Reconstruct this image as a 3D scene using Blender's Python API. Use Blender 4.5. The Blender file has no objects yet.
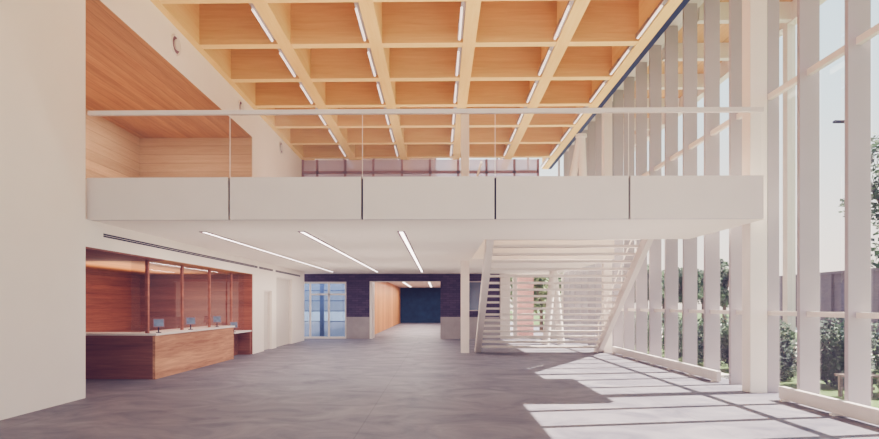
import bpy, bmesh, math, random
from mathutils import Vector, Matrix
random.seed(7)
C = bpy.context.scene.collection
EYE = 1.7

# ---------------------------------------------------------------- materials
def new_mat(name):
    m = bpy.data.materials.new(name); m.use_nodes = True
    nt = m.node_tree; b = nt.nodes['Principled BSDF']
    return m, nt, b

def rgb(r, g, b):
    def f(c):
        c /= 255.0
        return c/12.92 if c <= .04045 else ((c+.055)/1.055)**2.4
    return (f(r), f(g), f(b), 1)

def plain(name, col, rough=.6, var=.04, scale=3.0, metallic=0, bump=0, spec=.3):
    m, nt, b = new_mat(name)
    g = nt.nodes.new('ShaderNodeNewGeometry')
    n = nt.nodes.new('ShaderNodeTexNoise'); n.inputs['Scale'].default_value = scale; n.inputs['Detail'].default_value = 5
    nt.links.new(g.outputs['Position'], n.inputs['Vector'])
    r = nt.nodes.new('ShaderNodeValToRGB')
    r.color_ramp.elements[0].position = .3; r.color_ramp.elements[1].position = .7
    r.color_ramp.elements[0].color = tuple(c*(1-var) for c in col[:3])+(1,)
    r.color_ramp.elements[1].color = tuple(min(1, c*(1+var)) for c in col[:3])+(1,)
    nt.links.new(n.outputs['Fac'], r.inputs['Fac']); nt.links.new(r.outputs['Color'], b.inputs['Base Color'])
    b.inputs['Roughness'].default_value = rough; b.inputs['Metallic'].default_value = metallic
    b.inputs['Specular IOR Level'].default_value = spec
    if bump:
        bp = nt.nodes.new('ShaderNodeBump'); bp.inputs['Strength'].default_value = bump; bp.inputs['Distance'].default_value = .02
        nt.links.new(n.outputs['Fac'], bp.inputs['Height']); nt.links.new(bp.outputs['Normal'], b.inputs['Normal'])
    return m

def wood(name, dark, light, grain, rough=.55, plank=None, fine=26.0, contrast=.25):
    """grain: (sx,sy,sz) frequency multipliers, small along the grain; plank: (axis, width) of board joints"""
    m, nt, b = new_mat(name)
    g = nt.nodes.new('ShaderNodeNewGeometry')
    mp = nt.nodes.new('ShaderNodeMapping'); mp.inputs['Scale'].default_value = grain
    nt.links.new(g.outputs['Position'], mp.inputs['Vector'])
    n = nt.nodes.new('ShaderNodeTexNoise'); n.inputs['Scale'].default_value = fine; n.inputs['Detail'].default_value = 6; n.inputs['Roughness'].default_value = .65
    n.inputs['Distortion'].default_value = .6
    nt.links.new(mp.outputs['Vector'], n.inputs['Vector'])
    n2 = nt.nodes.new('ShaderNodeTexNoise'); n2.inputs['Scale'].default_value = fine*.16; n2.inputs['Detail'].default_value = 3
    nt.links.new(mp.outputs['Vector'], n2.inputs['Vector'])
    ad = nt.nodes.new('ShaderNodeMath'); ad.operation = 'MULTIPLY_ADD'; ad.inputs[1].default_value = .55; 
    nt.links.new(n.outputs['Fac'], ad.inputs[0])
    sc = nt.nodes.new('ShaderNodeMath'); sc.operation = 'MULTIPLY'; sc.inputs[1].default_value = .45
    nt.links.new(n2.outputs['Fac'], sc.inputs[0]); nt.links.new(sc.outputs[0], ad.inputs[2])
    r = nt.nodes.new('ShaderNodeValToRGB')
    r.color_ramp.elements[0].position = .5-contrast/1.3; r.color_ramp.elements[1].position = .5+contrast/1.3
    r.color_ramp.elements[0].color = dark; r.color_ramp.elements[1].color = light
    nt.links.new(ad.outputs[0], r.inputs['Fac'])
    out = r.outputs['Color']
    if plank:
        ax, w = plank
        sp = nt.nodes.new('ShaderNodeSeparateXYZ'); nt.links.new(g.outputs['Position'], sp.inputs[0])
        dv = nt.nodes.new('ShaderNodeMath'); dv.operation = 'DIVIDE'; dv.inputs[1].default_value = w
        nt.links.new(sp.outputs[ax], dv.inputs[0])
        fl = nt.nodes.new('ShaderNodeMath'); fl.operation = 'FLOOR'; nt.links.new(dv.outputs[0], fl.inputs[0])
        wn = nt.nodes.new('ShaderNodeTexWhiteNoise'); wn.noise_dimensions = '1D'; nt.links.new(fl.outputs[0], wn.inputs['W'])
        fr = nt.nodes.new('ShaderNodeMath'); fr.operation = 'FRACT'; nt.links.new(dv.outputs[0], fr.inputs[0])
        lt = nt.nodes.new('ShaderNodeMath'); lt.operation = 'GREATER_THAN'; lt.inputs[1].default_value = .06; nt.links.new(fr.outputs[0], lt.inputs[0])
        mr = nt.nodes.new('ShaderNodeMapRange'); mr.inputs['To Min'].default_value = .84; mr.inputs['To Max'].default_value = 1.08
        nt.links.new(wn.outputs['Value'], mr.inputs['Value'])
        mr2 = nt.nodes.new('ShaderNodeMapRange'); mr2.inputs['To Min'].default_value = .72; mr2.inputs['To Max'].default_value = 1
        nt.links.new(lt.outputs[0], mr2.inputs['Value'])
        ml = nt.nodes.new('ShaderNodeMath'); ml.operation = 'MULTIPLY'
        nt.links.new(mr.outputs[0], ml.inputs[0]); nt.links.new(mr2.outputs[0], ml.inputs[1])
        vm = nt.nodes.new('ShaderNodeVectorMath'); vm.operation = 'SCALE'
        nt.links.new(out, vm.inputs[0]); nt.links.new(ml.outputs[0], vm.inputs['Scale'])
        out = vm.outputs[0]
    nt.links.new(out, b.inputs['Base Color'])
    b.inputs['Roughness'].default_value = rough; b.inputs['Specular IOR Level'].default_value = .25
    return m

def brick(name, c1, c2, mortar):
    m, nt, b = new_mat(name)
    g = nt.nodes.new('ShaderNodeNewGeometry')
    sp = nt.nodes.new('ShaderNodeSeparateXYZ'); nt.links.new(g.outputs['Position'], sp.inputs[0])
    ad = nt.nodes.new('ShaderNodeMath'); ad.operation = 'ADD'
    nt.links.new(sp.outputs['X'], ad.inputs[0]); nt.links.new(sp.outputs['Y'], ad.inputs[1])
    cb = nt.nodes.new('ShaderNodeCombineXYZ'); nt.links.new(ad.outputs[0], cb.inputs['X']); nt.links.new(sp.outputs['Z'], cb.inputs['Y'])
    t = nt.nodes.new('ShaderNodeTexBrick'); t.inputs['Scale'].default_value = 1.0
    t.inputs['Brick Width'].default_value = .34; t.inputs['Row Height'].default_value = .11
    t.inputs['Mortar Size'].default_value = .008
    t.inputs['Color1'].default_value = c1; t.inputs['Color2'].default_value = c2; t.inputs['Mortar'].default_value = mortar
    nt.links.new(cb.outputs[0], t.inputs['Vector']); nt.links.new(t.outputs['Color'], b.inputs['Base Color'])
    b.inputs['Roughness'].default_value = .8
    return m

def glass(name, tint=(.93, .96, .97, 1), refl=.10, haze=0.0, haze_col=(.85, .82, .82, 1), rough=.0, fres=.3):
    m = bpy.data.materials.new(name); m.use_nodes = True; nt = m.node_tree
    for n in list(nt.nodes):
        if n.type == 'BSDF_PRINCIPLED': nt.nodes.remove(n)
    out = [n for n in nt.nodes if n.type == 'OUTPUT_MATERIAL'][0]
    tr = nt.nodes.new('ShaderNodeBsdfTransparent'); tr.inputs[0].default_value = tint
    gl = nt.nodes.new('ShaderNodeBsdfGlossy'); gl.inputs['Roughness'].default_value = rough
    fr = nt.nodes.new('ShaderNodeFresnel'); fr.inputs['IOR'].default_value = 1.45
    ml = nt.nodes.new('ShaderNodeMath'); ml.operation = 'MULTIPLY_ADD'; ml.inputs[1].default_value = fres; ml.inputs[2].default_value = refl*.3
    nt.links.new(fr.outputs[0], ml.inputs[0])
    mx = nt.nodes.new('ShaderNodeMixShader')
    nt.links.new(ml.outputs[0], mx.inputs[0]); nt.links.new(tr.outputs[0], mx.inputs[1]); nt.links.new(gl.outputs[0], mx.inputs[2])
    last = mx
    if haze:
        df = nt.nodes.new('ShaderNodeBsdfDiffuse'); df.inputs[0].default_value = haze_col
        tl = nt.nodes.new('ShaderNodeBsdfTranslucent'); tl.inputs[0].default_value = haze_col
        a = nt.nodes.new('ShaderNodeMixShader'); a.inputs[0].default_value = .5
        nt.links.new(df.outputs[0], a.inputs[1]); nt.links.new(tl.outputs[0], a.inputs[2])
        m2 = nt.nodes.new('ShaderNodeMixShader'); m2.inputs[0].default_value = haze
        nt.links.new(mx.outputs[0], m2.inputs[1]); nt.links.new(a.outputs[0], m2.inputs[2]); last = m2
    nt.links.new(last.outputs[0], out.inputs['Surface'])
    return m

def emit(name, col, strength):
    m = bpy.data.materials.new(name); m.use_nodes = True; nt = m.node_tree
    b = nt.nodes['Principled BSDF']; b.inputs['Base Color'].default_value = col
    b.inputs['Emission Color'].default_value = col; b.inputs['Emission Strength'].default_value = strength
    return m

M = {}
M['white_wall'] = plain('white_wall', rgb(248, 238, 228), .8, .012, 1.5)
M['white_paint'] = plain('white_paint', rgb(234, 224, 216), .5, .015, 2)
M['fascia_paint'] = plain('fascia_paint', rgb(214, 206, 202), .5, .015, 2)
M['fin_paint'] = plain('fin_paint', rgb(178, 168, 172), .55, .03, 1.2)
M['soffit'] = plain('soffit', rgb(248, 238, 226), .85, .01, 1)
M['niche_wood'] = wood('niche_wood', rgb(142, 88, 70), rgb(192, 132, 102), (.9, .05, 1), plank=('Z', .145))
M['niche_end_wood'] = wood('niche_end_wood', rgb(136, 78, 64), rgb(188, 122, 96), (.05, .9, 1), plank=('Z', .145))
M['niche_shaded_wood'] = wood('niche_shaded_wood', rgb(120, 66, 52), rgb(160, 96, 76), (1, .05, 1), plank=('X', .3))  # unlit front of the niche soffit: shade painted in as darker timber
M['niche_lit_wood'] = wood('niche_lit_wood', rgb(176, 118, 66), rgb(220, 160, 98), (1, .05, 1), plank=('X', .3))  # lit rear of the same soffit: glow painted in as yellower timber
M['upper_wood_ceil'] = wood('upper_wood_ceil', rgb(164, 118, 76), rgb(214, 168, 116), (1, .04, 1), plank=('X', .3), fine=30)
M['upper_wood'] = wood('upper_wood', rgb(192, 162, 128), rgb(220, 190, 156), (.05, .05, 1), plank=('Z', .3))
M['desk_wood'] = wood('desk_wood', rgb(160, 108, 78), rgb(226, 172, 130), (.5, .05, 1), fine=20, contrast=.2)
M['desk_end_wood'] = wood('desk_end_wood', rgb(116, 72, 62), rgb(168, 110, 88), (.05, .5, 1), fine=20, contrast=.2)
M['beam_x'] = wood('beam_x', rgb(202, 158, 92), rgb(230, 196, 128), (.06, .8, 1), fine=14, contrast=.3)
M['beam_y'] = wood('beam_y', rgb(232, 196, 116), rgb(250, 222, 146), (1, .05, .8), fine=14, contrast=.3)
M['beam_lit_bottom'] = wood('beam_lit_bottom', rgb(236, 200, 124), rgb(252, 228, 156), (.05, 1, .8), fine=14, contrast=.3)  # cross beam undersides: floor bounce painted in as lighter timber
M['deck_wood'] = wood('deck_wood', rgb(206, 152, 96), rgb(236, 188, 126), (1, .06, 1), fine=14, plank=('X', .6))
M['corridor_wood'] = wood('corridor_wood', rgb(190, 126, 72), rgb(226, 170, 104), (.5, .5, .12), fine=8, plank=('Y', 1.1))
M['brick'] = brick('brick', rgb(84, 66, 92), rgb(62, 50, 78), rgb(46, 38, 62))
M['brick_out'] = brick('brick_out', rgb(112, 92, 100), rgb(98, 80, 90), rgb(88, 74, 84))
M['brick_pink'] = brick('brick_pink', rgb(200, 150, 140), rgb(186, 136, 130), rgb(190, 160, 150))
M['concrete'] = plain('concrete', rgb(160, 152, 152), .8, .08, 2.5)
M['dark'] = plain('dark', rgb(40, 40, 66), .6, .05)
M['slot'] = plain('slot', rgb(48, 44, 66), .8, .03)
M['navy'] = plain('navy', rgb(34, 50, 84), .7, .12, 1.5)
M['blue_wall'] = plain('blue_wall', rgb(38, 66, 98), .8, .22, 2.2)
M['steel'] = plain('steel', rgb(176, 168, 168), .35, .03, 5, metallic=.8)
M['top_stone'] = plain('top_stone', rgb(230, 220, 212), .4, .02, 8)
M['door_paint'] = plain('door_paint', rgb(222, 212, 202), .6, .01)
M['grass'] = plain('grass', rgb(88, 110, 62), .95, .18, .8, bump=.3)
M['road'] = plain('road', rgb(168, 165, 168), .9, .05, .7)
M['paving'] = plain('paving', rgb(214, 206, 196), .9, .04, 1.1)
M['bark'] = plain('bark', rgb(96, 80, 70), .9, .2, 6)
M['bench_wood'] = wood('bench_wood', rgb(90, 78, 72), rgb(130, 114, 102), (.1, 1, 1))
M['glass'] = glass('facade_glass', (.90, .92, .94, 1), .0, fres=.12)
M['guard_glass'] = glass('guard_glass', (.97, .97, .97, 1), .04, fres=.15, haze=.02, haze_col=(.86, .80, .82, 1))
M['screen_glass'] = glass('screen_glass', (.95, .93, .93, 1), .35, haze=.06)
M['lav_glass'] = glass('lavender_glass', (.86, .84, .93, 1), .1, haze=.75, haze_col=(.56, .46, .56, 1))
M['blue_glass'] = glass('blue_glass', (.48, .58, .72, 1), .15, haze=.35, haze_col=(.12, .18, .30, 1))
M['dull_glass'] = glass('dull_glass', (.5, .6, .75, 1), .2, haze=.8, haze_col=(.10, .16, .26, 1))
M['mauve'] = plain('mauve', rgb(150, 118, 128), .6)
M['frost_glass'] = glass('frost_glass', (.9, .92, .96, 1), .1, haze=.55, haze_col=(.85, .87, .95, 1))
M['tube'] = emit('tube', (1, .9, .88, 1), .42)
M['strip'] = emit('strip', (1, .94, .9, 1), 2.5)
M['screen'] = plain('screen', rgb(120, 134, 156), .3, .3, 9)

def floor_mat():
    m, nt, b = new_mat('polished_concrete')
    g = nt.nodes.new('ShaderNodeNewGeometry')
    mp = nt.nodes.new('ShaderNodeMapping'); mp.inputs['Scale'].default_value = (.9, 1.1, 1)
    nt.links.new(g.outputs['Position'], mp.inputs['Vector'])
    n = nt.nodes.new('ShaderNodeTexNoise'); n.inputs['Scale'].default_value = .9; n.inputs['Detail'].default_value = 9; n.inputs['Roughness'].default_value = .62; n.inputs['Distortion'].default_value = 1.4
    nt.links.new(mp.outputs[0], n.inputs['Vector'])
    r = nt.nodes.new('ShaderNodeValToRGB'); e = r.color_ramp.elements
    e[0].position = .3; e[0].color = rgb(96, 93, 104); e[1].position = .72; e[1].color = rgb(142, 137, 142)
    nt.links.new(n.outputs['Fac'], r.inputs['Fac'])
    # saw-cut joints on a 4.9 m grid
    sp = nt.nodes.new('ShaderNodeSeparateXYZ'); nt.links.new(g.outputs['Position'], sp.inputs[0])
    last = None
    for ax, off in (('X', 1.1), ('Y', 2.2)):
        a = nt.nodes.new('ShaderNodeMath'); a.operation = 'ADD'; a.inputs[1].default_value = off+49
        nt.links.new(sp.outputs[ax], a.inputs[0])
        d = nt.nodes.new('ShaderNodeMath'); d.operation = 'DIVIDE'; d.inputs[1].default_value = 4.9; nt.links.new(a.outputs[0], d.inputs[0])
        f = nt.nodes.new('ShaderNodeMath'); f.operation = 'FRACT'; nt.links.new(d.outputs[0], f.inputs[0])
        t = nt.nodes.new('ShaderNodeMath'); t.operation = 'GREATER_THAN'; t.inputs[1].default_value = .004; nt.links.new(f.outputs[0], t.inputs[0])
        if last is None: last = t
        else:
            q = nt.nodes.new('ShaderNodeMath'); q.operation = 'MULTIPLY'; nt.links.new(last.outputs[0], q.inputs[0]); nt.links.new(t.outputs[0], q.inputs[1]); last = q
    mr = nt.nodes.new('ShaderNodeMapRange'); mr.inputs['To Min'].default_value = .8; nt.links.new(last.outputs[0], mr.inputs['Value'])
    vm = nt.nodes.new('ShaderNodeVectorMath'); vm.operation = 'SCALE'
    nt.links.new(r.outputs[0], vm.inputs[0]); nt.links.new(mr.outputs[0], vm.inputs['Scale'])
    nt.links.new(vm.outputs[0], b.inputs['Base Color'])
    b.inputs['Roughness'].default_value = .55; b.inputs['Specular IOR Level'].default_value = .22
    return m
M['floor'] = floor_mat()

def leaf_mat(name, c1, c2):
    m, nt, b = new_mat(name)
    g = nt.nodes.new('ShaderNodeNewGeometry')
    n = nt.nodes.new('ShaderNodeTexNoise'); n.inputs['Scale'].default_value = 1.3; n.inputs['Detail'].default_value = 4
    nt.links.new(g.outputs['Position'], n.inputs['Vector'])
    r = nt.nodes.new('ShaderNodeValToRGB'); r.color_ramp.elements[0].position = .35; r.color_ramp.elements[1].position = .68
    r.color_ramp.elements[0].color = c1; r.color_ramp.elements[1].color = c2
    nt.links.new(n.outputs['Fac'], r.inputs['Fac']); nt.links.new(r.outputs[0], b.inputs['Base Color'])
    b.inputs['Roughness'].default_value = .7
    b.inputs['Specular IOR Level'].default_value = .2
    return m
M['leaf_pale'] = leaf_mat('leaf_pale', rgb(92, 112, 86), rgb(158, 168, 122))
M['leaf'] = leaf_mat('leaf', rgb(26, 46, 40), rgb(84, 112, 66))
M['leaf_dark'] = leaf_mat('leaf_dark', rgb(22, 40, 40), rgb(66, 92, 64))

# ---------------------------------------------------------------- geometry helpers
def nb(): return bmesh.new()

def box(bm, x0, x1, y0, y1, z0, z1, bev=0):
    v = [bm.verts.new((x, y, z)) for x in (x0, x1) for y in (y0, y1) for z in (z0, z1)]
    fs = [(0, 1, 3, 2), (4, 6, 7, 5), (0, 4, 5, 1), (2, 3, 7, 6), (0, 2, 6, 4), (1, 5, 7, 3)]
    faces = [bm.faces.new([v[i] for i in f]) for f in fs]
    bmesh.ops.recalc_face_normals(bm, faces=faces)
    if bev:
        es = list({e for f in faces for e in f.edges})
        bmesh.ops.bevel(bm, geom=es, offset=bev, segments=2, profile=.5, affect='EDGES')

def cyl(bm, p0, p1, r, seg=16, r2=None):
    p0, p1 = Vector(p0), Vector(p1); d = p1-p0
    mat = Matrix.Translation((p0+p1)/2) @ d.to_track_quat('Z', 'Y').to_matrix().to_4x4()
    bmesh.ops.create_cone(bm, cap_ends=True, segments=seg, radius1=r, radius2=r if r2 is None else r2, depth=d.length, matrix=mat)

def prism(bm, pts, axis, a, b):
    """extrude polygon pts (2D) along axis from a to b; axis 'X': pts=(y,z); 'Y': pts=(x,z); 'Z': pts=(x,y)"""
    def P(p, t):
        return {'X': (t, p[0], p[1]), 'Y': (p[0], t, p[1]), 'Z': (p[0], p[1], t)}[axis]
    A = [bm.verts.new(P(p, a)) for p in pts]; B = [bm.verts.new(P(p, b)) for p in pts]
    fs = [bm.faces.new(A), bm.faces.new(B[::-1])]
    n = len(pts)
    for i in range(n): fs.append(bm.faces.new((A[i], B[i], B[(i+1) % n], A[(i+1) % n])))
    bmesh.ops.recalc_face_normals(bm, faces=fs)

def wpos(o):
    p = Vector((0, 0, 0))
    while o is not None: p += o.location; o = o.parent
    return p

def obj(name, bm, mat, parent=None, smooth=False):
    """link the mesh (given in place-coordinates) as one object; origin at its base centre"""
    xs = [v.co for v in bm.verts]
    mn = Vector([min(c[i] for c in xs) for i in range(3)]); mx = Vector([max(c[i] for c in xs) for i in range(3)])
    org = Vector(((mn.x+mx.x)/2, (mn.y+mx.y)/2, mn.z))
    bmesh.ops.translate(bm, verts=bm.verts, vec=-org)
    me = bpy.data.meshes.new(name); bm.to_mesh(me); bm.free()
    if smooth:
        for p in me.polygons: p.use_smooth = True
    me.materials.append(M[mat] if isinstance(mat, str) else mat)
    o = bpy.data.objects.new(name, me); C.objects.link(o)
    if parent is not None:
        o.parent = parent; o.location = org-wpos(parent)
    else: o.location = org
    return o

def tag(o, label, cat=None, group=None, kind=None):
    o['label'] = label
    if cat: o['category'] = cat
    if group: o['group'] = group
    if kind: o['kind'] = kind
    return o

def struct(name, bm, mat, label, cat='wall'):
    return tag(obj(name, bm, mat), label, cat, kind='structure')

def thing(name, label, cat, loc, group=None, kind=None):
    o = bpy.data.objects.new(name, None); C.objects.link(o); o.location = loc
    o.empty_display_size = .2
    return tag(o, label, cat, group, kind)

def bx(name, mat, parent, *a, bev=0):
    if 'pane' in name and 'glass' in mat:            # a pane of glass: one thin sheet
        x0, x1, y0, y1, z0, z1 = a; b = nb()
        if x1-x0 < y1-y0: x = (x0+x1)/2; q = [(x, y0, z0), (x, y1, z0), (x, y1, z1), (x, y0, z1)]
        else: y = (y0+y1)/2; q = [(x0, y, z0), (x1, y, z0), (x1, y, z1), (x0, y, z1)]
        b.faces.new([b.verts.new(p) for p in q]); return obj(name, b, mat, parent)
    b = nb(); box(b, *a, bev=bev); return obj(name, b, mat, parent)

# ---------------------------------------------------------------- key dimensions
XL = -6.47          # left wall plane
XR = 6.22           # inner edge of facade fins
SOF = 3.27; DECK = 4.05          # mezzanine underside and top
RIB = 8.51          # underside of coffer ribs
RD = 1.15           # rib depth
ZF = 11.12          # mezzanine front
ZB = 30.6           # end wall
XN = -10.4          # back of the niches
GY = -.15           # ground level outside

# ---------------------------------------------------------------- shell
b = nb(); box(b, XN-.3, 6.62, -6, ZB+.3, -.15, 0); struct('floor', b, 'floor', 'grey polished concrete floor of the lobby', 'floor')
b = nb(); box(b, -12, 6.7, 1, ZB+.3, RIB+RD, RIB+RD+.25); struct('ceiling', b, 'deck_wood', 'timber deck above the coffer beams', 'ceiling')

# left wall: near part, strip over the lower niche, band over the upper niche, far part with recesses
b = nb(); box(b, XL-.35, XL, -4, ZF-.12, 0, RIB+RD)
struct('wall_left_near', b, 'white_wall', 'plain white full-height wall beside the mezzanine end')
b = nb()
box(b, XL-.35, XL, ZF-.12, 20.98, 2.77, SOF)             # strip over desk opening
box(b, XL-.35, XL, 20.98, 22.3, 0, SOF)
box(b, XL-.35, XL, 22.3, 23.35, 2.24, SOF)
box(b, XL-.35, XL, 23.35, 24.0, 0, SOF)
box(b, XL-.35, XL, 24.0, 26.6, 2.83, SOF)
box(b, XL-.35, XL, 26.6, 29.0, 0, SOF)
box(b, XL-2.2, XL-.35, 28.65, 29.0, 0, SOF)
struct('wall_left_lower', b, 'white_wall', 'white lower wall with reception opening and door recesses under the mezzanine')
b = nb()
box(b, XL-.35, XL, 20.93, 29.0, DECK, 7.509)
struct('wall_left_upper', b, 'white_wall', 'white upper wall beyond the timber recess on the mezzanine')
b = nb(); box(b, XL-.35, XL, ZF-.12, ZB, 7.51, RIB+RD)
bulk = struct('trim_bulkhead', b, 'white_wall', 'long white bulkhead band with round vents below the coffers', 'trim')

# upper recess
b = nb(); box(b, XN-.2, XL-.35, ZF-.12, 21.2, 7.49, 7.66); box(b, XL-.35, XL-.004, ZF-.12, 20.92, 7.49, 7.509); struct('ceiling_recess', b, 'upper_wood_ceil', 'warm timber board soffit of the recess above the mezzanine', 'ceiling')
b = nb(); box(b, XN-.2, XN, ZF-.3, 21.2, DECK, 7.51); struct('wall_recess_side', b, 'upper_wood', 'timber lined side wall of the upper recess')
b = nb(); box(b, XN, XL-.02, 20.9, 21.2, DECK, 7.51); struct('wall_recess_end', b, 'upper_wood', 'timber lined end wall of the upper recess behind glass')
b = nb(); box(b, XN, XL-.35, ZF-.3, ZF-.05, DECK, 7.51); struct('wall_recess_near', b, 'white_wall', 'near end wall of the upper recess')

# lower niche (reception)
b = nb(); box(b, XN-.2, XL-.35, 14.2, 21.2, 2.755, 2.95); box(b, XL-.35, XL-.004, 14.2, 20.94, 2.755, 2.769); struct('ceiling_niche', b, 'niche_lit_wood', 'timber soffit over the reception desk', 'ceiling')
b = nb(); box(b, XN-.2, XN, ZF-.3, 21.2, 0, 2.77); struct('wall_niche_back', b, 'niche_wood', 'reddish timber board wall behind the reception desk')
b = nb(); box(b, XN, XL-.02, 20.94, 21.2, 0, 2.77); struct('wall_niche_end', b, 'niche_end_wood', 'reddish timber end wall of the reception recess')
b = nb(); box(b, XN, XL-.35, ZF-.3, ZF-.05, 0, 2.77); struct('wall_niche_near', b, 'niche_end_wood', 'near end wall of the reception recess')
b = nb(); box(b, XN-.2, XL-.35, ZF-.12, 14.2, 2.735, 2.95); box(b, XL-.35, XL-.004, ZF-.12, 14.2, 2.735, 2.769); struct('ceiling_niche_shaded', b, 'niche_shaded_wood', 'near timber soffit of the reception recess with shade painted into its colour', 'trim')
# door panel line in the niche back wall
bx('door_leaf', 'niche_wood', None, XN, XN+.04, 16.1, 17.0, 0, 2.3)
o = bpy.data.objects['door_leaf']; o.name = 'door_5'; tag(o, 'flush timber door in the wall behind reception', 'door', kind='structure')
b = nb(); box(b, XN+.0405, XN+.05, 17.0, 17.04, .2, 2.3); obj('door_gap', b, 'dark', o)

# doors in recesses on the left wall
def recess_door(n, y0, y1, h, label):
    t = thing('door_%d' % n, label, 'door', (XL-.25, (y0+y1)/2, 0), kind='structure')
    bx('door_leaf', 'door_paint', t, XL-.34, XL-.14, y0+.05, y1-.05, 0, h-.05)
    b = nb(); box(b, XL-.35, XL-.06, y0, y0+.05, 0, h); box(b, XL-.35, XL-.06, y1-.05, y1, 0, h); box(b, XL-.35, XL-.06, y0+.05, y1-.05, h-.05, h)
    obj('door_frame', b, 'white_paint', t)
    b = nb(); cyl(b, (XL-.14, y0+.13, 1.0), (XL-.07, y0+.13, 1.0), .012); cyl(b, (XL-.08, y0+.13, 1.0), (XL-.08, y0+.26, 1.0), .012)
    obj('handle', b, 'steel', t)
recess_door(1, 22.3, 23.35, 2.24, 'narrow pale flush door next to the timber reception recess')
recess_door(2, 24.0, 26.6, 2.83, 'wide pale recessed door nearest the dark brick wall')

# mezzanine slab with stair notch
OX, OY0, OY1 = 1.08, 14.6, 20.8
SX1 = 5.97
b = nb()
box(b, XL, OX, ZF+.12, ZB, SOF, DECK)
box(b, OX, SX1-.02, ZF+.12, OY0, SOF, DECK)
box(b, OX, SX1-.02, OY1, ZB, SOF, DECK)
box(b, XN-.2, XL-.36, ZF-.04, 20.9, 2.96, DECK-.002)
box(b, XL-.36, XL+.01, ZF+.12, 20.9, SOF+.004, DECK-.002)
bmesh.ops.remove_doubles(b, verts=b.verts, dist=.0001)
slab = struct('ceiling_soffit', b, 'soffit', 'smooth white underside of the mezzanine floor', 'ceiling')

# fascia panels
fas = thing('fascia', 'long white panelled mezzanine edge with dark vertical joints', 'balcony edge', ((XL+SX1)/2, ZF+.06, SOF), kind='structure')
js = [XL-.05, -3.874, -1.42, 1.02, 3.455, SX1-.1]
for i in range(5):
    a = js[i]+(.018 if i else 0); c = js[i+1]-(.018 if i < 4 else 0)
    bx('panel', 'fascia_paint', fas, a, c, ZF, ZF+.1, SOF, DECK+.0)
bx('joint_backing', 'dark', fas, XL, SX1-.14, ZF+.1, ZF+.12, SOF+.01, DECK-.01)

# glass guard
gd = thing('glass_guard', 'frameless glass balustrade with pale metal rail on the white mezzanine edge', 'railing', (0, ZF+.06, DECK))
for i in range(5):
    bx('glass_pane', 'guard_glass', gd, js[i]+(.012 if i else .01), js[i+1]-.012, ZF+.05, ZF+.066, DECK, 5.215)
bx('handrail', 'fascia_paint', gd, XL-.05, SX1-.08, ZF+.02, ZF+.1, 5.215, 5.30, bev=.008)
for x in js[1:-1]:
    bx('joint_strip', 'white_paint', gd, x-.005, x+.005, ZF+.052, ZF+.064, DECK, 5.215)

# ---------------------------------------------------------------- coffered ceiling
ribs = [-6.38, -4.05, -1.66, .77, 3.21, 5.295]
hw = [.09, .165, .165, .165, .165, .145]
labs = ['against the white bulkhead', 'first in from the bulkhead', 'second in from the bulkhead', 'above the slender white middle column',
        'second in from the glass wall', 'along the tall glass wall']
for x, w, l in zip(ribs, hw, labs):
    b = nb(); box(b, x-w, x+w, 12.0, ZB, RIB, RIB+RD)
    tag(obj('ceiling_beam', b, 'beam_y'), 'long pale timber ceiling beam ' + l, 'beam', 'long timber ceiling beams')
zb = [13.67+2.43*i for i in range(7)]
ords = ['nearest', 'second', 'third', 'fourth', 'fifth', 'sixth', 'seventh and farthest']
for i, z in enumerate(zb):
    t = thing('cross_beam', ords[i] + ' timber cross beam of the coffered ceiling', 'beam', (0, z-.14, RIB), 'timber cross beams of the coffers')
    for k in range(5):
        x0 = ribs[k]+hw[k]; x1 = ribs[k+1]-hw[k+1]
        o = bx('beam_segment', 'beam_x', t, x0, x1, z-.28, z, RIB+.012, RIB+RD)
        o.data.materials.append(M['beam_lit_bottom'])
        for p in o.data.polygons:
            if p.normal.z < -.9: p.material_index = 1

# linear luminaires on the left flank of each rib
cell = [(12.9, 13.36)]+[(zb[i]+.0, zb[i+1]-.28) for i in range(6)]+[(zb[6], ZB-.1)]
rows = ['first timber beam from the bulkhead', 'second timber beam from the bulkhead', 'timber beam above the middle column', 'second timber beam from the glass wall', 'timber beam beside the glass wall']
for k in range(1, 6):
    xx = ribs[k]-hw[k]-.045
    for i in range(7):
        y0 = cell[i+1][0]+.02; y1 = min(y0+1.95, cell[i+1][1]-.05)
        t = thing('mounted_tube_light', '%s tube light along the %s' % (['nearest', 'second', 'third', 'fourth', 'fifth', 'sixth', 'seventh and farthest'][i], rows[k-1]),
                  'ceiling light', (xx, (y0+y1)/2, RIB+.16), 'tube lights along the timber beams')
        ym = y0+(y1-y0)*.52
        bx('housing', 'steel', t, xx-.07, xx+.04, y0, y1, RIB+.03, RIB+.12, bev=.008)
        b = nb(); cyl(b, (xx-.05, y0+.25, RIB-.0), (xx-.05, y1-.04, RIB-.0), .03, 12)
        obj('tube', b, 'tube', t, smooth=False)
        b = nb(); box(b, xx-.1, xx-.088, ym, y1, RIB-.01, RIB+.1); obj('reflector', b, 'steel', t)

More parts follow.
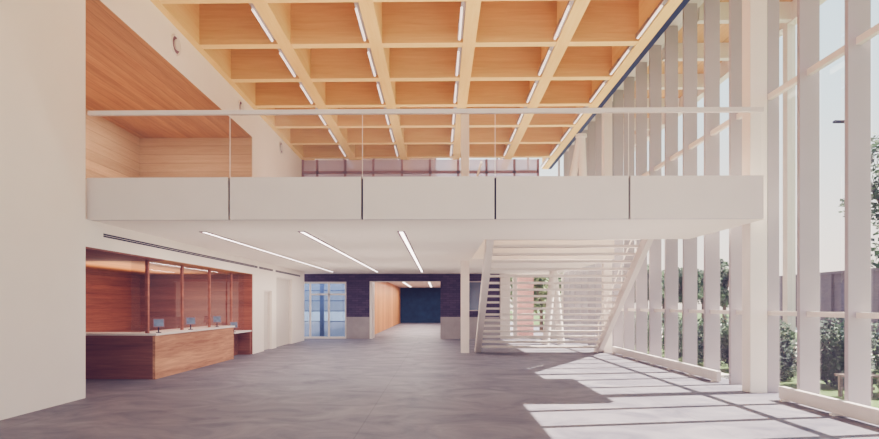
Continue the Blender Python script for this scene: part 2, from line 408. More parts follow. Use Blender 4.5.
# round vents on the bulkhead
for y, z, l in ((14.87, 8.06, 'nearest'), (19.75, 8.1, 'middle'), (24.75, 8.1, 'farthest')):
    t = thing('round_vent', l + ' round white air vent on the white bulkhead', 'air vent', (XL, y, z), 'round vents on the bulkhead')
    b = nb()
    bmesh.ops.create_circle(b, cap_ends=False, segments=32, radius=.24, matrix=Matrix.Translation((XL+.05, y, z)) @ Matrix.Rotation(math.pi/2, 4, 'Y'))
    ret = b.verts[:]
    inner = bmesh.ops.create_circle(b, cap_ends=False, segments=32, radius=.2, matrix=Matrix.Translation((XL+.03, y, z)) @ Matrix.Rotation(math.pi/2, 4, 'Y'))['verts']
    outer = bmesh.ops.create_circle(b, cap_ends=False, segments=32, radius=.25, matrix=Matrix.Translation((XL, y, z)) @ Matrix.Rotation(math.pi/2, 4, 'Y'))['verts']
    n = 32
    for i in range(n):
        b.faces.new((ret[i], ret[(i+1) % n], inner[(i+1) % n], inner[i]))
        b.faces.new((outer[i], outer[(i+1) % n], ret[(i+1) % n], ret[i]))
    bmesh.ops.recalc_face_normals(b, faces=b.faces)
    obj('ring', b, 'white_paint', t)
    b = nb(); cyl(b, (XL, y, z), (XL+.028, y, z), .2, 32); obj('throat', b, 'mauve', t)
    b = nb(); cyl(b, (XL+.03, y, z), (XL+.07, y, z), .12, 24, .14); obj('diffuser_disc', b, 'white_paint', t)

# ---------------------------------------------------------------- columns
def column(x0, x1, y0, y1, z1, label):
    t = thing('column', label, 'column', ((x0+x1)/2, (y0+y1)/2, 0))
    bx('shaft', 'white_paint', t, x0, x1, y0, y1, 0, z1, bev=.01)
    return t
column(5.99, 6.32, 11.83, 12.16, RIB+RD, 'tall square white column at the right end of the mezzanine edge')
column(.76, 1.05, 21.5, 21.8, RIB, 'slender white column left of the open stair')
column(5.81, 6.10, 21.6, 21.9, RIB+RD, 'white column beside the facade behind the stair')
# inclined V columns near the end of the hall
def vcol(apex, feet, label):
    t = thing('v_column', label, 'column', (apex[0], apex[1], feet[0][2]))
    for f in feet:
        b = nb(); cyl(b, f, apex, .16, 20, .15); obj('strut', b, 'white_paint', t, smooth=False)
    b = nb(); cyl(b, (apex[0], apex[1], apex[2]-.12), (apex[0], apex[1], apex[2]), .22, 20); obj('cap', b, 'white_paint', t)
vcol((5.66, 24.4, RIB), ((4.95, 25.4, DECK), (5.98, 24.9, DECK)), 'white inverted V strut pair standing on the mezzanine by the glass wall')
vcol((4.9, 26.2, SOF), ((4.55, 26.2, 0), (5.3, 26.6, 0)), 'white inverted V strut pair on the ground floor behind the stair')

# ---------------------------------------------------------------- facade: fins, panes, rails
P = 1.245
ks = list(range(-5, 15))
FT = 9.38
names = {-5: 'just beyond the near end of the low white rail', -4: 'outside end of the near low rail', -3: 'nearest fin, widest, cutting across the lamp post', -2: 'between the white column and the nearest fin',
         -1: 'touching the right side of the big white column'}
for k in ks:
    y = 13.10+P*k
    x0 = 6.335 if k == -1 else XR
    if k < 0: l = 'tall white vertical facade fin ' + names[k]
    else: l = 'tall grey-white facade fin, %s left of the big white column' % ['first', 'second', 'third', 'fourth', 'fifth', 'sixth', 'seventh', 'eighth', 'ninth', 'tenth', 'eleventh', 'twelfth', 'thirteenth', 'fourteenth', 'fifteenth'][k]
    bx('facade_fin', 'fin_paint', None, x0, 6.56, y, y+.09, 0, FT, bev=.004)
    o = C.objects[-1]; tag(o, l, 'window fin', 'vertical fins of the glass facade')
wi = 10
for i, k in enumerate(ks[:-1]):
    y = 13.10+P*k
    o = bx('pane', 'glass', None, 6.565, 6.577, y+.045, y+P+.045, 0, FT); o.name = 'window_%d' % (wi+i); o['kind'] = 'structure'; o['category'] = 'window'; o['label'] = 'clear full height facade pane, bay %d from the near end' % (i+1)
for z, h, l in ((1.50, .085, 'low horizontal white rail across the glass facade at waist height'), (5.66, .11, 'upper horizontal white rail across the glass facade')):
    t = thing('facade_rail', l, 'rail', (6.52, 19, z))
    for k in ks[:-1]:
        y = 13.10+P*k
        bx('rail_segment', 'white_paint', t, 6.335, 6.42, y+.0905, y+P-.0005, z, z+h)
bx('trim_1', 'fascia_paint', None, 6.05, 6.7, 5, ZB, FT, RIB+RD)
tag(bpy.data.objects['trim_1'], 'pale head trim above the facade fins', 'trim', kind='structure')
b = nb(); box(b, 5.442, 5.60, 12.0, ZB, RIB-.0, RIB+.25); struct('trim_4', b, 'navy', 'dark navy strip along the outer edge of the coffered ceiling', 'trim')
# low kerb rails (bench height convectors)
for y0, y1, l in ((13.41, 21.5, 'far low white rail on short feet along the glass left of the column'), (5.2, 10.98, 'near low white rail on short feet along the glass, right corner')):
    t = thing('low_rail', l, 'low rail', (6.1, (y0+y1)/2, 0))
    bx('beam', 'fascia_paint', t, 6.06, 6.16, y0, y1, .035, .25, bev=.005)
    n = int((y1-y0)/1.25)
    for i in range(n+1):
        y = y0+.15+i*(y1-y0-.3)/n
        bx('foot', 'white_paint', t, 6.02, 6.18, y-.04, y+.04, 0, .035)

# ---------------------------------------------------------------- exterior canopy
t = thing('canopy', 'outdoor timber canopy with white beams seen through the upper glass', 'canopy', (8, 17, 0))
bx('soffit', 'deck_wood', t, 6.7, 9.05, -4, 31, 9.5, 9.7)
bx('edge_beam', 'white_paint', t, 9.05, 9.28, -4, 31, 9.0, 9.7)
for i in range(-2, 8):
    z = 15.8+2.43*i
    bx('crossbeam', 'white_paint', t, 6.7, 9.05, z, z+.2, 9.04, 9.5)
for i, z in enumerate((16.0, 25.7)):
    b = nb(); box(b, 9.06, 9.27, z, z+.22, GY, 9.0)
    tag(obj('canopy_post', b, 'white_paint'), ['near', 'far'][i] + ' white canopy post outside behind the facade fins', 'post', 'canopy posts')

# ---------------------------------------------------------------- stair
st = thing('staircase', 'wide white open-riser stair climbing towards the viewer through the mezzanine notch', 'staircase', (3.55, 19.0, 0))
R_, G_ = .195, .28
SL = R_/G_
def z_on(y): return (22.0-y)*SL
for x0, x1 in ((1.28, 1.48), (5.62, 5.78)):
    b = nb()
    # side profile (y,z)
    yt = 16.12
    pts = [(22.25, 0), (22.25, .12), (yt, z_on(yt)+.14), (yt, z_on(yt)-.28), (21.7, 0)]
    pts = [(22.25, 0), (22.25, .10), (22.05, .16), (yt, z_on(yt)+.04), (yt, z_on(yt)-.36), (21.72, 0)]
    prism(b, pts, 'X', x0, x1); obj('stringer', b, 'white_paint', st)
for i in range(1, 21):
    y = 22.0-i*G_
    bx('tread', 'white_paint', st, 1.48, 5.62, y-.02, y+G_-.02, i*.198-.033, i*.198+.033)
bx('landing', 'white_paint', st, OX+.02, 5.8, OY0+.005, 16.62, DECK-.2, DECK)
# handrails either side
for x in (1.38, 5.70):
    b = nb(); cyl(b, (x, 22.0, .98), (x, 16.2, z_on(16.2)+.98), .02, 10)
    obj('handrail', b, 'white_paint', st)
    for j in range(5):
        y = 21.9-j*1.38
        b = nb(); cyl(b, (x, y, z_on(y)+.02), (x, y, z_on(y)+.98), .015, 8); obj('baluster', b, 'white_paint', st)
# opening guards on the mezzanine
t = thing('glass_guard', 'low glass balustrade around the stair opening on the mezzanine', 'railing', (OX, 18, DECK))
bx('glass_pane', 'guard_glass', t, OX-.08, OX-.07, OY0, OY1, DECK, 5.1)
bx('handrail', 'white_paint', t, OX-.10, OX-.05, OY0, OY1, 5.1, 5.15)
bx('glass_pane', 'guard_glass', t, OX, 5.7, OY1+.07, OY1+.08, DECK, 5.1)
bx('handrail', 'white_paint', t, OX, 5.7, OY1+.05, OY1+.10, 5.1, 5.15)

# ---------------------------------------------------------------- recessed strip lights and slots in the soffit
for x, l in ((-5.06, 'long recessed strip light nearest the reception'), (-2.94, 'long recessed strip light in the middle of the soffit'), (-.82, 'long recessed strip light nearest the stair')):
    t = thing('strip_light', l, 'ceiling light', (x, 20.9, SOF), 'recessed strip lights under the mezzanine')
    b = nb()
    for s in (-1, 1): box(b, x+s*.062-.018, x+s*.062+.018, 12.9, 28.9, SOF-.012, SOF-.0005)
    for yy in (12.9, 28.87): box(b, x-.06, x+.06, yy, yy+.03, SOF-.012, SOF-.0005)
    obj('frame', b, 'mauve', t)
    bx('diffuser', 'strip', t, x-.043, x+.043, 12.93, 28.87, SOF-.006, SOF-.001)
for y0, y1, l in ((11.7, 21.6, 'long black linear air slot above the reception opening'), (21.8, 23.6, 'short linear air slot above the narrow door'), (24.0, 28.2, 'medium linear air slot above the wide recessed door')):
    t = thing('air_slot', l, 'air vent', (XL, (y0+y1)/2, 3.0), 'linear air slots on the left wall')
    b = nb()
    box(b, XL, XL+.012, y0, y1, 3.0, 3.008); box(b, XL, XL+.012, y0, y1, 3.038, 3.046); box(b, XL, XL+.012, y0, y1, 3.076, 3.084)
    obj('frame', b, 'white_paint', t)
    b = nb(); box(b, XL, XL+.006, y0, y1, 3.008, 3.038); box(b, XL, XL+.006, y0, y1, 3.046, 3.076); obj('slot', b, 'slot', t)

# ---------------------------------------------------------------- reception desk
d = thing('reception_desk', 'long timber reception desk with pale worktop in the left recess', 'desk', (-6.9, 16.5, 0))
bx('front_panel', 'desk_wood', d, -6.56, -6.50, 13.9, 19.2, 0, 1.0)
bx('end_panel', 'desk_end_wood', d, -8.5, -6.56, 13.9, 13.96, 0, 1.0)
b = nb()
prism(b, [(-8.55, 13.86), (-6.46, 13.86), (-6.46, 19.22), (-7.25, 19.22), (-7.25, 14.65), (-8.55, 14.65)], 'Z', 1.0, 1.05)
obj('worktop', b, 'top_stone', d)
bx('side_panel', 'desk_end_wood', d, -7.2, -6.56, 19.14, 19.2, 0, 1.0)
b = nb(); box(b, -7.25, -7.2, 14.7, 19.14, .0, 1.0); obj('inner_panel', b, 'desk_wood', d)
d2 = thing('accessible_counter', 'lower timber counter section at the far end of the reception desk', 'counter', (-6.9, 20.1, 0))
bx('worktop', 'top_stone', d2, -7.3, -6.46, 19.225, 20.93, .79, .835)
bx('back_panel', 'desk_end_wood', d2, -6.95, -6.9, 19.225, 20.93, 0, .79)
bx('side_panel', 'desk_end_wood', d2, -6.9, -6.5, 20.85, 20.93, 0, .79)
# glass screen
s = thing('glass_screen', 'tall glass security screen with timber posts above the desk', 'screen', (-6.7, 17, 1.05))
ps = [14.0, 15.88, 17.76, 19.62]
for y in ps[:3]:
    z0 = 1.05 if y < 19.2 else .835
    bx('post', 'niche_end_wood', s, -6.76, -6.70, y-.045, y+.045, z0, 2.73)
for i in range(2):
    bx('glass_pane', 'screen_glass', s, -6.73, -6.72, ps[i]+.05, ps[i+1]-.05, 1.06, 2.73)
bx('glass_pane', 'screen_glass', s, -6.73, -6.72, ps[2]+.05, 19.15, 1.06, 2.73)
bx('glass_pane', 'screen_glass', s, -7.1, -6.77, 13.99, 14.0, 1.06, 2.73)
s = thing('glass_screen', 'narrow glass screen with one timber post above the lower counter', 'screen', (-6.7, 20, .835))
bx('post', 'niche_end_wood', s, -6.76, -6.70, 19.575, 19.665, .835, 2.73)
bx('glass_pane', 'screen_glass', s, -6.73, -6.72, 19.24, 19.57, .84, 2.73)
bx('glass_pane', 'screen_glass', s, -6.73, -6.72, 19.67, 20.93, .84, 2.73)
# payment tablets
for i, (y, z0) in enumerate(((14.22, 1.05), (16.05, 1.05), (17.95, 1.05), (19.42, .835))):
    x = -6.57
    t = thing('tablet_stand', ['small screen on a stand at the near end of the desk', 'small screen on a stand, second along the desk', 'small screen on a stand, third along the desk', 'small screen on a stand by the lower counter'][i],
              'tablet', (x, y, z0), 'small tablets on the reception desk')
    b = nb(); cyl(b, (x, y, z0), (x, y, z0+.015), .06, 20); obj('base', b, 'dark', t)
    b = nb(); cyl(b, (x, y, z0+.015), (x, y, z0+.17), .014, 10); obj('stem', b, 'dark', t)
    b = nb(); box(b, x-.12, x+.12, y-.012, y+.012, z0+.13, z0+.33, bev=.006)
    bmesh.ops.rotate(b, verts=b.verts, cent=(x, y, z0+.2), matrix=Matrix.Rotation(-.2, 3, 'X'))
    bmesh.ops.rotate(b, verts=b.verts, cent=(x, y, z0+.2), matrix=Matrix.Rotation(.55, 3, 'Z')); p = obj('casing', b, 'mauve', t)
    b = nb(); box(b, x-.10, x+.10, y-.016, y-.0125, z0+.15, z0+.31)
    bmesh.ops.rotate(b, verts=b.verts, cent=(x, y, z0+.2), matrix=Matrix.Rotation(-.2, 3, 'X'))
    bmesh.ops.rotate(b, verts=b.verts, cent=(x, y, z0+.2), matrix=Matrix.Rotation(.55, 3, 'Z')); obj('display', b, 'screen', t)

# ---------------------------------------------------------------- end wall, ground floor
b = nb()
T = ZB+.3
WZ = 1.1
box(b, -8.7, -4.7, ZB, T, 2.88, SOF)
box(b, -4.7, -3.47, ZB, T, WZ, SOF)
box(b, -3.47, .05, ZB, T, 2.9, SOF)
box(b, .05, 1.45, ZB, T, WZ, SOF)
box(b, 1.45, 2.35, ZB, T, 2.9, SOF)
box(b, 1.45, 2.35, ZB, T, WZ, 1.4)
box(b, 2.35, 3.05, ZB, T, WZ, SOF)
struct('wall_back', b, 'brick', 'dark purple-brown brick wall at the end of the lobby')
b = nb()
box(b, -4.7, -3.47, ZB-.03, T, 0, WZ); box(b, .05, 3.05, ZB-.03, T, 0, WZ)
struct('baseboard_back', b, 'concrete', 'grey concrete plinth under the dark brick', 'plinth')
b = nb(); box(b, -3.52, -3.40, ZB-.035, T+.9, 0, 2.9); box(b, -3.47, .05, ZB+.02, T, 2.86, 2.9)
struct('trim_2', b, 'white_paint', 'white jamb lining the opening in the brick wall', 'trim')
# small window right of the opening
t = thing('window_1', 'blue tinted window in the brick wall left of the stair', 'window', (1.9, ZB, 1.4), kind='structure')
bx('pane', 'dull_glass', t, 1.5, 2.3, ZB+.1, ZB+.11, 1.45, 2.85)
b = nb(); box(b, 1.45, 1.5, ZB+.05, ZB+.15, 1.4, 2.9); box(b, 2.3, 2.35, ZB+.05, ZB+.15, 1.4, 2.9); box(b, 1.5, 2.3, ZB+.05, ZB+.15, 2.85, 2.9); box(b, 1.5, 2.3, ZB+.05, ZB+.15, 1.4, 1.45)
obj('window_frame', b, 'steel', t)
# glazed entrance doors on the left
t = thing('door_3', 'double glazed door set with pale frames in the dark brick wall', 'door', (-5.8, ZB, 0), kind='structure')
X = lambda px: (px-439.5)*ZB/608
b = nb()
box(b, -6.9, X(345.7), ZB+.05, ZB+.15, 2.78, 2.88)
for px in (309.5, 328.3, 345.5): box(b, X(px)-.045, X(px)+.045, ZB+.05, ZB+.15, 0, 2.78)
box(b, X(309.5)+.045, X(345.5)-.045, ZB+.05, ZB+.15, 2.2, 2.28)
box(b, -6.9, X(345.5), ZB+.04, ZB+.16, 0, .1)
obj('door_frame', b, 'white_paint', t)
for a, c in ((-7.0, X(309.5)-.045), (X(309.5)+.045, X(328.3)-.045), (X(328.3)+.045, X(345.5)-.045)):
    bx('pane', 'blue_glass', t, a, c, ZB+.1, ZB+.11, .1, 2.78)
# room behind the doors: bars, dark post, frosted lower glass
t = thing('window_2', 'bluish barred glazing of the room behind the glazed doors', 'window', (-5.8, 32.5, 0), kind='structure')
b = nb()
for z in (.8, 1.35, 1.9, 2.45): box(b, -8.6, -4.5, 32.4, 32.46, z, z+.05)
obj('glazing_bar', b, 'navy', t)
bx('post', 'navy', t, -6.38, -6.16, 32.3, 32.4, .0, 3.3)
bx('pane', 'frost_glass', t, -8.6, -4.5, 32.5, 32.51, 0, .8)
bx('pane', 'blue_glass', t, -8.6, -4.5, 32.5, 32.51, .85, 3.3)
b = nb(); box(b, -8.7, -4.5, T, 34, 3.3, 3.4); struct('ceiling_vestibule', b, 'white_wall', 'ceiling of the vestibule behind the glazed doors', 'ceiling')
b = nb(); box(b, -8.9, -8.7, 28.65, 34, 0, SOF); struct('wall_vestibule', b, 'white_wall', 'white side wall beside the glazed doors')
b = nb(); box(b, -4.5, -4.3, T, 34, 0, 3.3); struct('wall_vestibule_right', b, 'white_wall', 'inner side wall of the vestibule')
b = nb(); box(b, -12, 8, T, 62, -.15, 0); struct('floor_corridor', b, 'floor', 'pale concrete floor beyond the end wall opening', 'floor')
# corridor room
b = nb(); box(b, -4.2, -3.72, T+.9, 58, 0, 3.35); struct('wall_corridor_left', b, 'corridor_wood', 'bright timber wall of the room beyond the opening')
b = nb(); box(b, -4.2, 3, 58, 58.3, 0, 3.35); struct('wall_corridor_end', b, 'blue_wall', 'dark blue end wall of the far room')
b = nb(); box(b, 2.75, 3.0, T, 58, 0, 3.35); struct('wall_corridor_right', b, 'white_wall', 'white right wall of the far room')
b = nb(); box(b, -4.5, 3, T, 58.3, 3.35, 3.5); struct('ceiling_corridor', b, 'white_wall', 'white ceiling of the far room', 'ceiling')
for x, l in ((-2.6, 'strip light over the timber wall in the far room'), (-.75, 'strip light in the middle of the far room ceiling')):
    t = thing('strip_light', l, 'ceiling light', (x, 44, 3.35), 'strip lights in the far room')
    bx('frame', 'steel', t, x-.1, x+.1, 33, 55, 3.34, 3.349); bx('diffuser', 'strip', t, x-.07, x+.07, 33.05, 54.95, 3.325, 3.34)

# right part of the end wall: glazed with white mullions
t = thing('window_3', 'white mullioned glazed end wall seen through the open stair', 'window', (4.8, ZB, 0), kind='structure')
b = nb()
for px, w in ((504.5, .55), (515, .2), (553, .3), (563, .12), (572, .16), (586, .3)):
    box(b, X(px)-w/2, X(px)+w/2, ZB, ZB+.2, 0, SOF)
box(b, 3.05, 7, ZB+.05, ZB+.15, 0, .12); box(b, 3.05, 7, ZB+.05, ZB+.15, 1.5, 1.56); box(b, 3.05, 7, ZB+.05, ZB+.15, SOF-.15, SOF)
obj('window_frame', b, 'white_paint', t)
bx('pane', 'glass', t, 3.05, 7, ZB+.21, ZB+.22, .0, SOF)
b = nb(); q = lambda px: (px-439.5)*33.3/608
box(b, q(517), q(533), 33.2, 33.5, 0, 4); struct('wall_outside_pink', b, 'brick_pink', 'pinkish brick wall outside behind the stair')

# end wall, upper floor
t = thing('window_4', 'lavender glazed screen with slim mullions at the back of the mezzanine', 'window', (-2.8, 28.5, DECK), kind='structure')
b = nb()
xs = [-6.42, -5.75, -4.43, -3.1, -1.76, -.45, .87, 2.2, 3.5, 4.6]
for x in xs: box(b, x-.05, x+.05, 28.42, 28.58, DECK, RIB)
box(b, -6.42, 4.6, 28.42, 28.58, 7.86, 7.98)
obj('window_frame', b, 'mauve', t)
bx('pane', 'lav_glass', t, -6.42, 4.6, 28.5, 28.51, 7.98, RIB)
bx('pane', 'lav_glass', t, -6.42, 4.6, 28.5, 28.51, DECK, 7.86)
t = thing('window_5', 'glazed end wall of the mezzanine with white mullions', 'window', (3.4, ZB, DECK), kind='structure')
b = nb()
for i in range(9): box(b, -6.4+i*1.55-.04, -6.4+i*1.55+.04, ZB, ZB+.15, DECK, RIB+RD)
box(b, -6.45, 6.5, ZB, ZB+.15, 7.0, 7.1)
obj('window_frame', b, 'fin_paint', t)
bx('pane', 'glass', t, -6.45, 6.55, ZB+.06, ZB+.07, DECK, RIB+RD)
b = nb(); box(b, -6.45, -.2, 31.2, 31.4, 3.5, RIB+RD); struct('wall_upper_back', b, 'white_wall', 'pale wall behind the lavender screen')

for o in list(C.objects):
    if o.parent is None and o.name.split('.')[0] in ('reception_desk', 'accessible_counter', 'glass_screen', 'tablet_stand', 'air_slot', 'round_vent'): o.location.y -= .11

# ---------------------------------------------------------------- outdoors
b = nb(); box(b, 6.6, 160, -60, 200, GY-.3, GY); struct('ground_lawn', b, 'grass', 'green lawn outside the glass facade', 'lawn')
b = nb(); box(b, -60, 6.6, 62, 200, GY-.3, GY-.01); struct('ground_yard', b, 'paving', 'pale paved yard behind the building', 'paving')
b = nb(); box(b, 6.6, 7.6, -10, 60, GY, GY+.03); struct('ground_strip', b, 'paving', 'pale paved strip at the foot of the glass', 'paving')
b = nb(); box(b, 12.5, 17.5, 20, 70, GY, GY+.02); struct('ground_path', b, 'paving', 'pale paved forecourt beyond the shrubs', 'paving')
b = nb(); box(b, 24, 29, -20, 150, GY, GY+.02); struct('ground_road', b, 'road', 'grey road beyond the lawn', 'road')

def leaves(b, blobs, n, size, rnd):
    for _ in range(n):
        c, r = rnd.choice(blobs)
        while True:
            p = Vector((rnd.uniform(-1, 1), rnd.uniform(-1, 1), rnd.uniform(-1, 1)))
            if p.length < 1 and p.length > .45: break
        p = Vector((c[0]+p.x*r[0], c[1]+p.y*r[1], c[2]+p.z*r[2]))
        u = Vector((rnd.gauss(0, 1), rnd.gauss(0, 1), rnd.gauss(0, 1))).normalized()
        w = u.orthogonal().normalized(); s = size*rnd.uniform(.6, 1.3)
        b.faces.new([b.verts.new(p+u*s), b.verts.new(p+w*s*.6), b.verts.new(p-u*s), b.verts.new(p-w*s*.6)])

def tree(x, y, h, r, seed, label, mat='leaf', n=1800, size=.3):
    rnd = random.Random(seed)
    t = thing('tree', label, 'tree', (x, y, GY), 'trees beyond the lawn')
    b = nb(); cyl(b, (x, y, GY), (x, y, GY+h*.45), .03*h, 10, .018*h)
    for a in range(4):
        an = a*1.7+seed; cyl(b, (x, y, GY+h*.35), (x+math.cos(an)*r*.5, y+math.sin(an)*r*.5, GY+h*.65), .012*h, 6, .005*h)
    obj('trunk', b, 'bark', t)
    blobs = []
    for _ in range(9):
        an = rnd.uniform(0, 6.28); q = rnd.uniform(0, .55)*r
        zz = GY+h*rnd.uniform(.38, .82); rr = r*rnd.uniform(.38, .58)
        blobs.append(((x+math.cos(an)*q, y+math.sin(an)*q, zz), (rr, rr, min(rr*.85, GY+h-zz))))
    b = nb(); leaves(b, blobs, n, size, rnd); obj('crown', b, mat, t)

def shrub(x, y, h, r, seed, label, mat='leaf', n=700, size=.07):
    rnd = random.Random(seed)
    t = thing('shrub', label, 'shrub', (x, y, GY), 'shrubs outside the facade')
    b = nb()
    for a in range(6):
        an = a*1.05+seed; cyl(b, (x, y, GY), (x+math.cos(an)*r*.6, y+math.sin(an)*r*.6, GY+h*.7), .015, 5, .006)
    obj('stems', b, 'bark', t)
    blobs = [((x+rnd.uniform(-.2, .2)*r, y+rnd.uniform(-.2, .2)*r, GY+h*f), (r*.85, r*.85, h*.26)) for f in (.2, .24, .28, .36, .5, .62, .74)]
    b = nb(); leaves(b, blobs, n, size, rnd); obj('leaves', b, mat, t)

def at(px, Z): return (px-439.5)*Z/608
gaps = ['first', 'second', 'third', 'fourth', 'fifth', 'sixth']
for i, (px, Z, top) in enumerate(((722, 46, 251), (701, 60, 261), (682, 53, 258), (662, 62, 266), (645, 52, 256), (630, 64, 270))):
    h = (305-top)/608*Z+1.85
    tree(at(px, Z), Z, h, 1.65 if Z < 55 else 2.1, 11+i, 'broad green tree beyond the lawn, %s one left of the big white column' % gaps[i], n=2600, size=.17)
for i, (px, Z, top) in enumerate(((742, 64, 256), (612, 72, 262))):
    h = (305-top)/608*Z+1.85
    tree(at(px, Z), Z, h, 2.2, 31+i, ['green tree far off, mostly behind the big white column', 'green tree far off behind the foot of the stair'][i], n=1500, size=.25)
tree(at(905, 33), 33, 12.6, 3.6, 5, 'big leafy tree cut off by the right picture edge', n=4200, size=.2)
# trees seen through the end wall
for i, (px, Z, top) in enumerate(((541, 38, 262), (562, 48, 262), (588, 56, 266), (522, 52, 266))):
    h = (305-top)/608*Z+1.85
    tree(at(px, Z), Z, h, 1.5, 51+i, 'light green tree behind the end glazing, ' + ['framed between the stair stringers', 'right of centre', 'nearest the facade', 'beside the pinkish wall'][i], mat='leaf_pale', n=1500, size=.2)

# shrubs near the facade
ordn = ['first', 'second', 'third', 'fourth', 'fifth', 'sixth', 'seventh', 'eighth', 'ninth', 'tenth', 'eleventh', 'twelfth', 'thirteenth']
pos = [(9.4, 9.5), (9.55, 11.0), (9.6, 12.5), (9.1, 14.0), (8.3, 15.3), (8.6, 17.3), (8.5, 18.9), (8.9, 20.4), (8.5, 21.6), (9.0, 23.4), (8.4, 24.9), (8.9, 27.2), (8.6, 29.3)]
for i, (x, y) in enumerate(pos):
    shrub(x, y, 1.55+.1*math.sin(i*2.3), .66, 100+i, 'dense green shrub outside the glass, %s in the row from the viewer' % ordn[i], 'leaf' if i % 3 else 'leaf_dark', n=5200 if i < 6 else 2200, size=.055)
for i, (x, y) in enumerate(((11.4, 11.3), (11.4, 13.0), (11.2, 15.0))):
    shrub(x, y, 1.62, .7, 200+i, 'dark green shrub of the rear row behind the garden bench, ' + ['nearest', 'middle one', 'farthest'][i], 'leaf_dark', n=2600, size=.06)

# bench outdoors
t = thing('garden_bench', 'small weathered timber bench outside among the shrubs', 'bench', (8.25, 11.85, GY))
for k in range(4): bx('slat', 'bench_wood', t, 8.03, 8.8, 12.1+k*.11, 12.19+k*.11, GY+.42, GY+.455)
for x in (8.08, 8.68):
    for yy in (12.12, 12.42): bx('leg', 'bench_wood', t, x, x+.06, yy, yy+.06, GY, GY+.42)
bx('stretcher', 'bench_wood', t, 8.14, 8.68, 12.28, 12.32, GY+.15, GY+.21)

# far building
t = thing('outbuilding', 'long mauve brick building with flat roof across the road', 'building', (32, 40, GY))
bx('wall', 'brick_out', t, 30, 38, 22, 56, GY, 4.05)
bx('roof_edge', 'brick_out', t, 29.85, 38.1, 21.9, 56.1, 4.05, 4.25)
for yy in (46.8, 41.0, 35.0): bx('pier', 'brick_out', t, 29.8, 30, yy, yy+.35, GY, 4.05)
# street lamp
Z = 40
t = thing('street_lamp', 'grey street lamp head on a pole beyond the glass', 'lamp', (at(862, Z), Z, GY))
lx = at(862, Z); lz = (305-126)/608*Z+EYE
b = nb(); cyl(b, (lx, Z, GY), (lx, Z, lz+.1), .11, 12, .06); obj('pole', b, 'steel', t)
b = nb(); cyl(b, (lx, Z, lz), (at(845, Z), Z, lz+.12), .04, 8); obj('arm', b, 'dark', t)
b = nb(); box(b, at(829, Z), at(843, Z), Z-.15, Z+.15, lz+.06, lz+.22, bev=.04); obj('lamp_head', b, 'dark', t)

# ---------------------------------------------------------------- world, sun, lamps, added fill
w = bpy.data.worlds.new('sky'); bpy.context.scene.world = w; w.use_nodes = True; nt = w.node_tree
bg = nt.nodes['Background']
tc = nt.nodes.new('ShaderNodeTexCoord'); sp = nt.nodes.new('ShaderNodeSeparateXYZ'); nt.links.new(tc.outputs['Generated'], sp.inputs[0])
r = nt.nodes.new('ShaderNodeValToRGB'); nt.links.new(sp.outputs['Z'], r.inputs['Fac'])
e = r.color_ramp.elements
e[0].position = 0; e[0].color = rgb(228, 214, 200)
e[1].position = .55; e[1].color = rgb(170, 198, 214)
x = e.new(.12); x.color = rgb(216, 214, 208)
x = e.new(.28); x.color = rgb(190, 208, 214)
nt.links.new(r.outputs[0], bg.inputs[0]); bg.inputs[1].default_value = 1.35

sd = bpy.data.lights.new('sun', 'SUN'); sd.energy = 13; sd.angle = math.radians(.4); sd.color = (1, .93, .84)
so = bpy.data.objects.new('sun', sd); C.objects.link(so); so.location = (20, 20, 30)
so.rotation_euler = Vector((-.88, -.164, -1)).to_track_quat('-Z', 'Y').to_euler()

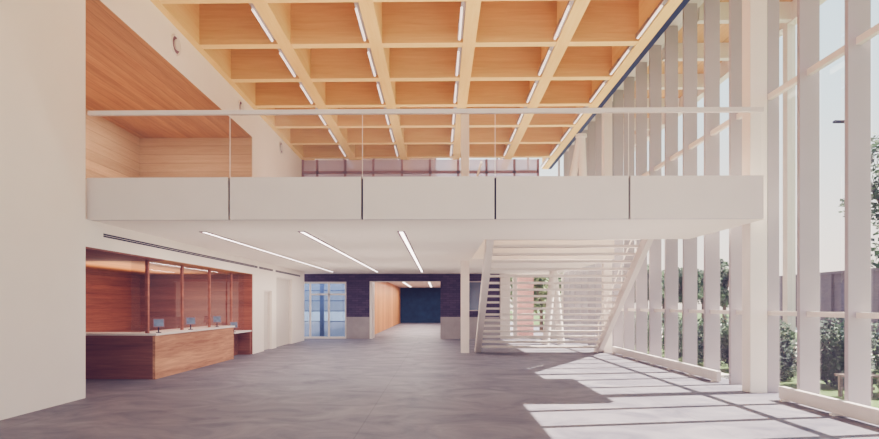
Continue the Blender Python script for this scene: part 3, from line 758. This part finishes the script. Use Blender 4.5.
def area(name, loc, sx, sy, power, col=(1, .95, .9), rot=(0, 0, 0)):
    l = bpy.data.lights.new(name, 'AREA'); l.shape = 'RECTANGLE'; l.size = sx; l.size_y = sy; l.energy = power; l.color = col
    o = bpy.data.objects.new(name, l); C.objects.link(o); o.location = loc; o.rotation_euler = rot
    return o
for x in (-5.06, -2.94, -.82): area('soffit_lamp', (x, 20.9, SOF-.03), .12, 15.8, 60)
area('corridor_lamp', (-1.5, 44, 3.2), 3, 22, 480)
area('niche_lamp', (-8.6, 17.4, 2.4), 1.6, 5.5, 30, (1, .84, .62), (math.pi, 0, 0))
area('niche_lamp', (-8.4, 17.4, 2.7), 2.2, 5.5, 25, (1, .86, .72))
area('vestibule_lamp', (-6.4, 32, 3.2), 3, 1.5, 120, (.85, .92, 1))
area('recess_lamp', (-8.6, 16, 7.45), 2, 7, 70, (1, .88, .72))

def fill_spot(loc, power, col=(1, .93, .84)):  # added fill without fixtures, brightens the soffit and coffers from below
    l = bpy.data.lights.new('fill_spot', 'SPOT'); l.energy = power; l.spot_size = math.radians(165); l.spot_blend = 1; l.color = col; l.shadow_soft_size = 0
    o = bpy.data.objects.new('fill_spot', l); C.objects.link(o); o.location = loc; o.rotation_euler = (math.pi, 0, 0)
for x in (-4.6, -1.2):
    for y in (13.5, 18.5, 24): fill_spot((x, y, .25), 70)
fill_spot((3.2, 12.9, .25), 50)
for x in (-3.6, 0, 3.2):
    for y in (14, 22.0): fill_spot((x, y, DECK+.2) if not (x > 1 and y < 20) else (x, 13.4, DECK+.2), 110)

# ---------------------------------------------------------------- camera
cd = bpy.data.cameras.new('camera'); cam = bpy.data.objects.new('camera', cd); C.objects.link(cam)
cam.location = (0, 0, EYE); YAW = math.atan(.018); cam.rotation_euler = (math.pi/2, 0, YAW)
cd.sensor_width = 36; cd.lens = 608/879*36; cd.shift_y = 85.5/879; cd.shift_x = .018*608/879; cd.clip_end = 500; cd.clip_start = .05
sc = bpy.context.scene; sc.camera = cam

sc.cycles.use_denoising = True
sc.cycles.max_bounces = 10; sc.cycles.diffuse_bounces = 6; sc.cycles.transparent_max_bounces = 24
sc.cycles.sample_clamp_indirect = 6
vs = sc.view_settings; vs.view_transform = 'AgX'; vs.look = 'AgX - Medium High Contrast'; vs.exposure = 1.0; vs.gamma = 1
# film response: slightly lifted, cool blacks and a warm balance
vs.use_curve_mapping = True
cm = vs.curve_mapping; cm.extend = 'EXTRAPOLATED'
for c, (lo, hi) in zip(cm.curves[:3], ((.010, 1.02), (.007, .965), (.020, .94))):
    c.points[0].location = (0, lo); c.points[1].location = (1, hi)
cm.update()
